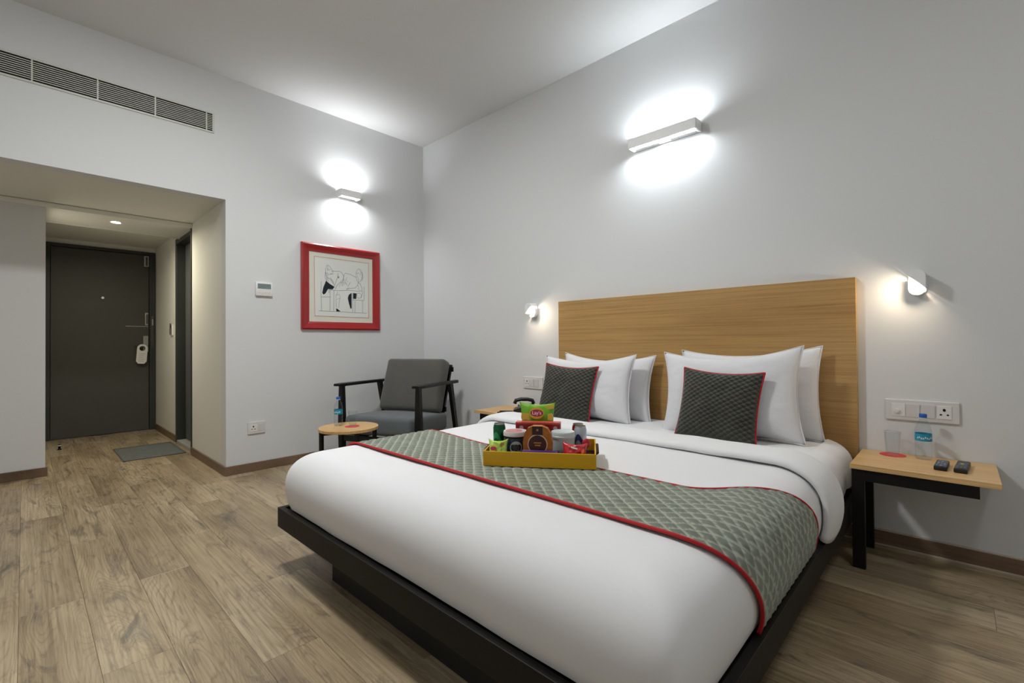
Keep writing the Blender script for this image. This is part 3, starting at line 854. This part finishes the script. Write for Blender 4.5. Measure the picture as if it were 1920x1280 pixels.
# ================================================================== BEDSIDE TABLES
NSZ = .478
def bedside(label, x0, y0, flip):
    """cantilever table: two legs on one side, wooden top"""
    Wd, Dp = .487, .404
    t = thing('bedside_table', label, 'bedside table', (x0, y0, 0))
    MB().box(0, Wd, 0, Dp, NSZ - .022, NSZ, .0015).build('table_top', M_top, t)
    lw = .048
    lx = .004 if not flip else Wd - lw - .004
    MB().box(lx, lx + lw, .012, .012 + .03, 0, NSZ - .0225, .001).build('leg', M_black, t)
    MB().box(lx, lx + lw, Dp - .094, Dp - .064, 0, NSZ - .0225, .001).build('leg', M_black, t)
    ra, rb = (lx + lw, .425) if not flip else (Wd - .425, lx)
    MB().box(ra, rb, .012, .042, NSZ - .075, NSZ - .0225, .001).build('arm', M_black, t)
    MB().box(ra, rb, Dp - .094, Dp - .064, NSZ - .075, NSZ - .0225, .001).build('arm', M_black, t)
    MB().box(lx + .008, lx + lw - .008, .042, Dp - .094, NSZ - .06, NSZ - .0225, .001).build('cross_bar', M_black, t)
    return t
bedside('oak topped bedside table with black cantilever legs right of the bed', 3.876, -.408, False)
bedside('oak topped bedside table left of the bed, mostly hidden', 1.262, -.40, True)

# ------------------------------------------------------------------ glassware and bottles
def tumbler(label, loc):
    t = thing('drinking_glass', label, 'glass', loc)
    rb, rt, h = .027, .033, .115
    MB().lathe([(.001, .001), (rb, .001), (rt, h), (rt - .0022, h), (rb - .0025, .012), (.001, .012)], seg=32, cap=False).build('bowl', M_glass, t, True)
    MB().tube([(rt * .97 * math.cos(2 * PI * i / 32), rt * .97 * math.sin(2 * PI * i / 32), h) for i in range(32)], .0014, 6, closed=True).build('rim', mat('glass_rim', (190, 192, 190), .15, .6), t, 'all')
    return t
def paper_lid(label, loc):
    t = tag(MB().lathe([(.001, 0), (.052, 0), (.052, .0015), (.001, .0015)], seg=36).build('coaster', M_coaster), label, 'coaster')
    t.location = loc
    return t
def water_bottle(label, loc, rz, h=.215):
    t = thing('water_bottle', label, 'bottle', loc, rz)
    r = .0315; k_ = h / .215
    prof = [(.001, .002), (r * .85, 0), (r, .006), (r, .03), (r * .96, .034), (r, .038), (r, .055), (r * .96, .059), (r, .063), (r, .125), (r * .97, .13), (r * .97, .14), (r * .8, .162), (r * .5, .182), (.0125, .190), (.0125, .198)]
    MB().lathe([(a, z * k_) for a, z in prof], seg=32, cap=False).build('body', M_pet, t, True)
    MB().lathe([(r + .0004, .088 * k_), (r + .0004, .122 * k_)], seg=32, cap=False).build('label_band', M_label, t, True)
    MB().lathe([(.001, .215 * k_), (.0135, .215 * k_), (.0148, .212 * k_), (.0148, .198 * k_), (.001, .198 * k_)], seg=24).build('cap', M_bluecap, t, True)
    MB().lathe([(.0152, .1935 * k_), (.0152, .1965 * k_)], seg=24, cap=False).build('neck_ring', M_whiteplastic, t, True)
    # white wave of print on the label
    b = MB()
    for i in range(9):
        a0 = R(-150 + 13 * i); z0 = (.103 + .003 * math.sin(i * 1.9)) * k_
        for j in range(1):
            p = [Vector(((r + .0009) * math.cos(a), (r + .0009) * math.sin(a), z)) for a, z in ((a0, z0 - .004), (a0 + R(8), z0 - .004), (a0 + R(8), z0 + .004), (a0, z0 + .004))]
            b.bm.faces.new([b.bm.verts.new(q) for q in p])
    b.build('print', M_whiteplastic, t, norm=False)
    return t
paper_lid('round red paper coaster on the right bedside table', (4.005, -.075, NSZ))
tumbler('clear drinking glass upside on a red coaster on the right bedside table'.replace(' upside', ''), (4.005, -.075, NSZ + .0016))
water_bottle('clear water bottle with blue cap on the right bedside table', (4.120, -.078, NSZ), R(20))
def remote(label, loc, rz, L_, light):
    t = thing('remote_control', label, 'remote', loc, rz)
    MB().box(-.0215, .0215, -L_ / 2, L_ / 2, 0, .019, .004, 3).build('case', mat('remote_black', (30, 26, 28), .4, .4), t, True)
    ins = MB().box(-.0185, .0185, -L_ / 2 + .006, L_ / 2 - .006, .0185, .0198).build('button_panel', mat('remote_panel', (74, 70, 74), .4) if light else mat('remote_panel_dark', (58, 54, 56), .4), t)
    cols = [(66, 130, 160), (176, 170, 176), (60, 150, 150), (150, 70, 80), (90, 90, 150)] if light else [(120, 118, 116), (92, 92, 96), (70, 96, 130), (130, 128, 120)]
    for r_ in range(6 if light else 7):
        for c_ in range(3):
            kc = cols[(r_ * 2 + c_) % len(cols)]
            MB().box(-.014 + .0105 * c_, -.0065 + .0105 * c_, -L_ / 2 + .018 + .018 * r_, -L_ / 2 + .027 + .018 * r_, .0198, .0212).build('button', mat('key_%d_%d_%d' % kc, kc, .5), ins)
    if not light:
        MB().lathe([(.001, .0225), (.006, .0225), (.0065, .0198)], (0, L_ * .05, 0), 14).build('round_button', mat('key_lime', (196, 210, 90), .5), ins, True)
remote('small black remote with coloured buttons beside the water bottle', (4.186, -.225, NSZ), R(-3), .15, True)
remote('longer black remote with one lime button near the table edge', (4.252, -.205, NSZ), R(-4), .19, False)

# telephone on left bedside table
ph_ = thing('telephone', 'black desk telephone on the left bedside table', 'telephone', (1.625, -.165, NSZ), R(-50))
b = MB(); b.prism([(-.085, 0), (.085, 0), (.085, .055), (.02, .050), (-.085, .018)], -.075, .075, 'x')
b.build('base', mat('phone_black', (16, 16, 18), .35, .5), ph_)
b = MB(); b.tube([(-.05, -.08, .055), (-.05, -.07, .082), (-.05, -.03, .092), (-.05, .03, .092), (-.05, .07, .082), (-.05, .08, .055)], .016, 10)
b.build('handset', mat('phone_black', (16, 16, 18), .35, .5), ph_, 'all')
b = MB()
for i in range(4):
    for j in range(3): b.box(.0 + .02 * j, .014 + .02 * j, -.05 + .02 * i, -.036 + .02 * i, .035 + .012, .055 - .006 * 0 + .0)
b.build('keypad', mat('phone_keys', (70, 70, 74), .5), ph_)
pd = thing('notepad', 'thin dark notepad with a pen beside the black telephone', 'notepad', (1.575, -.33, NSZ), R(20))
MB().box(-.06, .06, -.04, .04, 0, .008, .001).build('pad', mat('pad_brown', (58, 40, 28), .6), pd)
MB().tube([(-.05, -.01, .012), (.055, .012, .013)], .0045, 8).build('pen', M_black, pd, 'all')

# ================================================================== ARMCHAIR
ch = thing('armchair', 'dark grey upholstered armchair with black wooden arms in the corner', 'armchair', (.650, -.742, 0), R(22.3))
AX = .385
for sx in (-1, 1):
    # arm: paddle, wider at the front
    b = MB(); pr_ = []
    rings = []
    for t_ in range(13):
        f_ = t_ / 12; y = -.345 + .70 * f_
        wd = .074 - .030 * sm(f_ * 1.6) if f_ > .04 else .060
        z = .700 - .006 * f_; th_ = .026 if f_ > .04 else .02
        cx = sx * (AX + .006 * (1 - f_))
        rings.append([Vector((cx + i * wd / 2, y, z + j * th_ / 2)) for i, j in ((-1, -1), (1, -1), (1, .6), (.8, 1), (-.8, 1), (-1, .6))])
    b.loft(rings).build('armrest', M_blackwood, ch, True)
    MB().loft([[Vector((sx * AX + i * w_ / 2, -.285 + j * .020, z_)) for i, j in ((-1, -1), (1, -1), (1, 1), (-1, 1))] for z_, w_ in ((0, .034), (.30, .056), (.40, .054), (.688, .034))]).build('front_leg', M_blackwood, ch)
    MB().bar((sx * AX, .235, .688), (sx * AX, .40, 0), .036, .046, .028, .036).build('rear_leg', M_blackwood, ch)
    MB().bar((sx * (AX - .040), -.285, .245), (sx * (AX - .040), .34, .215), .028, .05).build('seat_rail', M_blackwood, ch)
    MB().bar((sx * .285, .20, .24), (sx * .285, .435, .84), .034, .028, .028, .022).build('back_post', M_blackwood, ch)
MB().bar((-AX + .02, -.285, .245), (AX - .02, -.285, .245), .028, .05, side=(0, 1, 0)).build('front_rail', M_blackwood, ch)
MB().bar((-AX + .02, .315, .225), (AX - .02, .315, .225), .028, .05, side=(0, 1, 0)).build('rear_rail', M_blackwood, ch)
for zz, yy in ((.44, .285), (.62, .355), (.80, .425)):
    MB().bar((-.315, yy, zz), (.315, yy, zz), .016, .045, side=(0, 1, 0)).build('back_slat', M_blackwood, ch)
def soft_box(name, m, parent, sx, sy, sz, r, mw, puff=.012):
    b = bmesh.new(); bmesh.ops.create_cube(b, size=1.0)
    for v in b.verts: v.co = Vector((v.co.x * sx, v.co.y * sy, v.co.z * sz))
    bmesh.ops.bevel(b, geom=list(b.edges), offset=r, segments=4, profile=.5, affect='EDGES')
    bmesh.ops.subdivide_edges(b, edges=[e for e in b.edges if e.calc_length() > .1], cuts=7, use_grid_fill=True)
    for v in b.verts:
        x, y, z = v.co
        k_ = max(0, 1 - (2 * x / sx) ** 4) * max(0, 1 - (2 * y / sy) ** 4)
        v.co.z += (1 if z > 0 else -1) * puff * k_ * (1 if abs(z) > sz * .3 else 0) + noise.noise((x * 7, y * 7, z * 4)) * .003
    bmesh.ops.recalc_face_normals(b, faces=b.faces)
    me = bpy.data.meshes.new(name); b.to_mesh(me); b.free()
    for p in me.polygons: p.use_smooth = True
    me.materials.append(m); me.transform(mw)
    o = bpy.data.objects.new(name, me); COL.objects.link(o); o.parent = parent
    return o
soft_box('seat_cushion', M_seat, ch, .66, .62, .15, .035, Matrix.Translation((0, -.02, .352)) @ Matrix.Rotation(R(-3), 4, 'X'))
soft_box('back_cushion', M_back, ch, .63, .49, .13, .035, Matrix.Translation((0, .245, .66)) @ Matrix.Rotation(R(90 - 19), 4, 'X'))

# ================================================================== ROUND SIDE TABLE
TZ = .440
rt = thing('side_table', 'small round oak side table with black legs before the armchair', 'side table', (.983, -1.388, 0), R(20))
MB().lathe([(.001, TZ - .022), (.209, TZ - .022), (.211, TZ - .020), (.211, TZ - .002), (.209, TZ), (.001, TZ)], seg=56, cap=False).build('table_top', M_top, rt, True)
for (ax, ay) in ((.1, .165), (-.165, .1), (-.1, -.165), (.165, -.1)):
    MB().box(ax - .012, ax + .012, ay - .012, ay + .012, 0, TZ - .0225, .001).build('leg', M_black, rt)
for (p, q) in (((.1, .165), (-.1, -.165)), ((-.165, .1), (.165, -.1))):
    MB().bar((p[0], p[1], TZ - .036), (q[0], q[1], TZ - .036), .022, .022, side=(0, 0, 1)).build('cross_bar', M_black, rt)
water_bottle('clear water bottle with blue label on the round side table', (.895, -1.425, TZ), R(35))
paper_lid('round red paper coaster on the round side table', (1.005, -1.372, TZ))
tumbler('clear drinking glass on a red coaster on the round side table', (1.0, -1.365, TZ + .0016))

# ================================================================== SNACK TRAY
TRZ = .557
tx, ty = 2.860, -1.775
ta = math.atan2(.248, .369)
TL, TD, TH = .448, .30, .058
ex = Vector((math.cos(ta), math.sin(ta), 0)); ey = Vector((-math.sin(ta), math.cos(ta), 0))
def tp(u, v, z=0.0): return Vector((tx, ty, TRZ + z)) + ex * u + ey * v
tr = thing('snack_tray', 'yellow rectangular tray full of snacks on the bed runner', 'tray', (tx, ty, TRZ), ta)
MB().box(0, TL, 0, TD, 0, .006, .001).build('base', M_yellow, tr)
MB().box(.006, TL - .006, .006, TD - .006, .006, .0075).build('lining', M_traydark, tr)
for (nm, p) in (('wall', (0, TL, 0, .006)), ('wall', (0, TL, TD - .006, TD))):
    MB().box(*p, .006, TH, .0012).build('side_wall', M_yellow, tr)
for x_ in (0, TL - .006):
    ew = MB().box(x_, x_ + .006, .006, TD - .006, .006, TH, .0012).build('end_wall', M_yellow, tr)
    hx = x_ - .006 if x_ == 0 else x_ + .012
    MB().tube([(x_ + .003, .07, TH - .015), (hx, .075, TH - .010), (hx, .16, TH - .008), (hx, TD - .075, TH - .010), (x_ + .003, TD - .07, TH - .015)], .006, 8).build('handle', M_traydark, ew, 'all')
IZ = .0076
def on_tray(name, label, cat, u, v, rz=0.0, rot=None, dz=0.0):
    p = tp(u, v, IZ + dz)
    return thing(name, label, cat, p, ta + rz, rot=rot)
CF = R(12)   # items turned towards the room's entrance side
def can(label, u, v, r, h, body_m, wave_m=None, rot=None, dz=0):
    t = on_tray('drink_can', label, 'can', u, v)
    if rot: t.rotation_euler = rot; t.location.z += dz
    MB().lathe([(.001, .004), (r * .7, .002), (r * .78, 0), (r, .010), (r, h - .016), (r * .86, h - .004)], seg=28, cap=False).build('body', body_m, t, True)
    MB().lathe([(r * .86, h - .004), (r * .88, h), (r * .82, h), (r * .80, h - .005), (.001, h - .005)], seg=28, cap=False).build('lid', M_steel, t, True)
    b = MB(); b.box(-.006, .006, -.012, .006, h - .005, h - .0035, .0005); b.build('pull_tab', M_steel, t)
    if wave_m:
        b = MB()
        n = 14
        for i in range(n):
            a0 = R(-150 + 120 * i / n); a1 = R(-150 + 120 * (i + 1) / n)
            f = lambda k__: h * (.5 + .16 * math.sin(k__ / n * 5))
            q = [((r + .0005) * math.cos(a), (r + .0005) * math.sin(a), z) for a, z in ((a0, f(i) - .014), (a1, f(i + 1) - .014), (a1, f(i + 1) + .012), (a0, f(i) + .012))]
            b.bm.faces.new([b.bm.verts.new(p) for p in q])
        b.build('printed_wave', wave_m, t, norm=False)
    return t
can('green soft drink can at the left end of the yellow tray', .035, .165, .0265, .135, mat('can_green', (10, 92, 56), .25, .5, metal=.5), mat('can_green_light', (30, 150, 90), .3))
can('red and silver drink can at the back right of the tray', .372, .252, .0265, .125, mat('can_red', (150, 28, 30), .25, .5, metal=.4), M_whiteplastic)
can('silver blue energy drink can at the right of the tray', .384, .185, .0255, .128, mat('can_silver', (190, 198, 206), .25, .5, metal=.5), mat('can_navy', (36, 44, 92), .3))
# jar with dark label and pale lid
t = on_tray('snack_jar', 'dark blue jar with a pale lid and round white badge', 'jar', .112, .125)
rj = .050
MB().lathe([(.001, 0), (rj * .92, 0), (rj, .008), (rj, .082), (rj * .94, .090)], seg=36, cap=False).build('body', mat('jar_navy', (26, 44, 62), .2, .6, var=(40, .5)), t, True)
MB().lathe([(rj * .985, .090), (rj * 1.02, .092), (rj * 1.02, .108), (rj * .98, .112), (rj * .9, .111), (.001, .111)], seg=36, cap=False).build('lid', mat('lid_pale', (204, 196, 196), .3), t, True)
MB().lathe([(.001, .1115), (.036, .1115)], (-.006, 0, .0003), 28, cap=False).build('lid_print', mat('lid_red', (196, 120, 120), .4), t)
MB().lathe([(rj * 1.024, .088), (rj * 1.024, .094)], seg=36, cap=False).build('neck_band', M_dark, t, True)
def disc(name, m, parent, r_, c, nrm_y=-1, seg=28):
    b = MB(); b.prism([(c[0] + r_ * math.cos(2 * PI * i / seg), c[2] + r_ * math.sin(2 * PI * i / seg)) for i in range(seg)], c[1], c[1] + .0008, 'y')
    return b.build(name, m, parent)
def curved_badge(name, m, parent, r_cyl, rad, zc, ang, seg=20, lift=.0006):
    b = MB(); c0 = b.bm.verts.new(((r_cyl + lift) * math.cos(ang), (r_cyl + lift) * math.sin(ang), zc)); rim = []
    for i in range(seg):
        a = 2 * PI * i / seg; th_ = ang + rad * math.cos(a) / r_cyl
        rim.append(b.bm.verts.new(((r_cyl + lift) * math.cos(th_), (r_cyl + lift) * math.sin(th_), zc + rad * math.sin(a))))
    for i in range(seg): b.bm.faces.new((c0, rim[i], rim[(i + 1) % seg]))
    return b.build(name, m, parent, norm=False)
curved_badge('badge', mat('badge_pale', (180, 190, 190), .4), t, rj, .026, .050, R(-78))
curved_badge('badge_centre', mat('badge_dark', (60, 70, 76), .4), t, rj, .014, .050, R(-78), lift=.0011)
# long red box
t = on_tray('biscuit_box', 'long flat red biscuit box standing at the back of the tray', 'box', .200, .216)
MB().box(-.098, .098, -.022, .022, 0, .135, .001).build('carton', mat('box_red', (150, 22, 28), .35, .5), t)
MB().box(-.098, .098, -.0225, .0225, .128, .1355).build('top_edge', mat('box_red_light', (196, 74, 66), .35), t)
for x_ in (-.072, .076):
    disc('emblem', mat('emblem_pale', (214, 170, 170), .5), t, .009, (x_, -.0228, .112), seg=16)
# cookie pack with round badge
t = on_tray('cookie_pack', 'brown and gold cookie pack with a round ringed badge, tray centre', 'snack pack', .216, .058)
poly = [(-.056, 0), (.056, 0), (.060, .08), (.054, .116), (.040, .138), (.018, .147), (-.018, .147), (-.040, .138), (-.054, .116), (-.060, .08)]
MB().prism(poly, -.016, .016, 'y').build('carton', mat('cookie_gold', (168, 98, 26), .45, .4, var=(55, .45)), t)
disc('badge_ring', mat('ring_cream', (222, 190, 168), .5), t, .0405, (0, -.0172, .074))
disc('badge', mat('badge_brown', (62, 14, 14), .45), t, .0365, (0, -.0178, .074))
MB().box(-.021, .021, -.0180, -.016, .112, .146).build('badge_tab', mat('tab_brown', (44, 14, 16), .45), t)
for i, wl in enumerate((.030, .022)):
    MB().box(-wl / 2, wl / 2, -.0186, -.0178, .078 - .010 * i, .083 - .010 * i).build('printed_line', mat('print_gold', (190, 120, 60), .5), t)
MB().box(-.004, .004, -.0186, -.018, .128, .136).build('printed_mark', mat('print_gold', (190, 120, 60), .5), t)
# white tin
t = on_tray('sweet_tin', 'round white tin with ridged lid right of the cookie pack', 'tin', .312, .135)
rt_ = .050
MB().lathe([(.001, 0), (rt_ * .93, 0), (rt_ * .95, .004), (rt_ * .97, .088)], seg=36, cap=False).build('body', mat('tin_white', (186, 202, 202), .3, .5), t, True)
MB().lathe([(rt_, .086), (rt_ * 1.02, .088), (rt_ * 1.02, .096), (rt_ * .985, .098), (rt_ * .985, .106), (rt_ * .95, .112), (rt_ * .85, .110), (.001, .110)], seg=36, cap=False).build('lid', mat('tin_lid', (198, 208, 208), .3, .5), t, True)
curved_badge('print', mat('tin_print', (70, 100, 116), .4), t, rt_ * .96, .010, .036, R(-40))

# pillow-packs
def snack_bag(name, label, cat, u, v, rz, Wd, Ht, Tk, m, tilt=R(-8), dz=0.0, mseal=None):
    t = on_tray(name, label, cat, u, v, dz=dz)
    t.rotation_euler = (tilt, 0, ta + rz)
    b = MB(); nu, nv = 26, 22; grids = {}
    for side in (-1, 1):
        for j in range(nv + 1):
            for i in range(nu + 1):
                uu = -1 + 2 * i / nu; vv_ = -1 + 2 * j / nv
                edge = i in (0, nu) or j in (0, nv)
                key = (i, j, 0 if edge else side)
                if key in grids: continue
                t_ = max(0, 1 - abs(uu) ** 3) ** .6 * max(0, 1 - abs(vv_) ** 4) ** .7
                flare = 1 + .10 * vv_ * vv_ * vv_ if vv_ > 0 else 1 - .03 * vv_ * vv_
                y = side * Tk / 2 * t_ + side * t_ * (noise.noise((uu * 3, vv_ * 3, side + u * 9)) * .006 + abs(noise.noise((uu * 7, vv_ * 7, 3 + u))) * .003)
                zt = Ht / 2 * (vv_ + 1) - .012 * (1 - uu * uu) * max(0, vv_) ** 4
                grids[key] = b.bm.verts.new((Wd / 2 * uu * flare * (1 - .05 * (1 - vv_ * vv_)), y, zt))
        for j in range(nv):
            for i in range(nu):
                q = []
                for (ii, jj) in ((i, j), (i + 1, j), (i + 1, j + 1), (i, j + 1)):
                    q.append(grids[(ii, jj, 0 if (ii in (0, nu) or jj in (0, nv)) else side)])
                b.bm.faces.new(q)
    b.build('bag', m, t, 'all')
    return t
def ellipse(name, m, parent, rx, rz_, c, seg=28):
    b = MB(); b.prism([(c[0] + rx * math.cos(2 * PI * i / seg), c[2] + rz_ * math.sin(2 * PI * i / seg)) for i in range(seg)], c[1], c[1] + .0010, 'y')
    return b.build(name, m, parent)
M_baggreen = mat('bag_green', (104, 168, 20), .3, .6, coat=.3, var=(30, .15))
t = snack_bag('crisp_bag', 'green potato crisp bag standing tall behind the red box', 'crisp bag', .190, .262, 0, .150, .215, .045, M_baggreen, R(-4))
fy = -.030
def bag_logo(t, s, zc, fy):
    ellipse('logo_sun', mat('logo_gold', (224, 176, 60), .4), t, .033 * s, .026 * s, (0, fy, zc))
    ellipse('logo_ribbon_edge', mat('logo_navy', (52, 34, 84), .4), t, .0285 * s, .0150 * s, (0, fy - .0012, zc))
    ellipse('logo_ribbon', mat('logo_red', (178, 44, 84), .4), t, .0265 * s, .0130 * s, (0, fy - .0022, zc))
    text_mesh('logo_text', "Lay's", .022 * s, mat('logo_white', (236, 228, 232), .5), t, Matrix.Translation((0, fy - .0040, zc)) @ FACE_FRONT, .0004)
bag_logo(t, 1.0, .168, fy)
for sx in (-1, 1):
    b = MB(); b.prism([(sx * (.050 + .022 * math.cos(a)), .150 + .018 * math.sin(a) + .004 * math.sin(3 * a)) for a in [2 * PI * i / 18 for i in range(18)]], -.021, -.012, 'y')
    b.build('printed_crisp', mat('crisp_yellow', (214, 184, 70), .45, var=(60, .2)), t)
b = MB(); b.prism([(.030, .196), (.076, .208), (.074, .188), (.050, .182)], -.014, -.006, 'y'); b.build('printed_crisp', mat('crisp_yellow', (214, 184, 70), .45), t)
t = snack_bag('small_crisp_bag', 'small lime green crisp bag leaning at the front left of the tray', 'crisp bag', .054, .032, R(6), .076, .096, .028, mat('bag_lime', (170, 200, 80), .35, .5, var=(45, .3)), R(-22))
ellipse('logo_sun', mat('logo_gold', (224, 176, 60), .4), t, .013, .012, (-.018, -.0185, .052))
ellipse('logo_ribbon', mat('logo_red', (178, 44, 84), .4), t, .012, .007, (-.018, -.0197, .052))
ellipse('printed_spot', mat('spot_brown', (150, 92, 50), .5), t, .008, .006, (.018, -.0175, .070))
t = snack_bag('candy_bag', 'crinkled red candy bag at the front right corner of the tray', 'candy bag', .362, .038, R(-8), .096, .088, .036, mat('bag_red', (188, 22, 34), .3, .6, coat=.3, var=(50, .3)), R(-15))
b = MB(); b.strip([(-.012, .066), (.0, .062), (.014, .060)], .006, -.0215); b.build('printed_mark', M_whiteplastic, t, norm=False)
b = MB(); b.prism([(.026, .052), (.040, .062), (.042, .048), (.032, .040)], -.019, -.015, 'y'); b.build('printed_orange', mat('print_orange', (232, 104, 40), .4), t)
t = on_tray('chocolate_bar', 'purple wrapped chocolate bar lying along the front of the tray', 'chocolate bar', .226, .026, R(2), dz=.036)
t.rotation_euler = (R(62), 0, ta + R(1))
b = MB(); b.box(-.070, .070, -.018, .018, -.005, .005, .003); b.build('wrapper', mat('choc_purple', (76, 26, 120), .3, .5, coat=.3, var=(30, .3)), t, True)
MB().box(-.045, .030, -.008, .006, .005, .0056).build('print', mat('choc_lilac', (150, 110, 190), .4), t)
for sx in (-1, 1): MB().box(sx * .070 - .008, sx * .070 + .008, -.019, .019, -.0012, .0012).build('end_seal', mat('choc_dark', (52, 18, 74), .35), t)
# lollipop
t = on_tray('lollipop', 'red round lollipop leaning at the right end of the tray', 'lollipop', .398, .105, 0)
t.rotation_euler = (R(-6), R(14), ta + R(30))
MB().tube([(0, 0, 0), (0, 0, .055)], .003, 8).build('stick', M_whiteplastic, t, 'all')
b = MB(); b.lathe([(.001, -.008), (.012, -.007), (.0185, -.003), (.0195, 0), (.0185, .003), (.012, .007), (.001, .008)], seg=24)
o = b.build('sweet', mat('lolly_red', (176, 30, 36), .3, .5), t, True)
o.data.transform(Matrix.Translation((0, 0, .070)) @ Matrix.Rotation(R(90), 4, 'X'))
b = MB(); b.lathe([(.009, .030), (.012, .044), (.005, .052)], seg=12, cap=False); b.build('wrapper_twist', mat('lolly_blue', (40, 56, 110), .4), t, True)
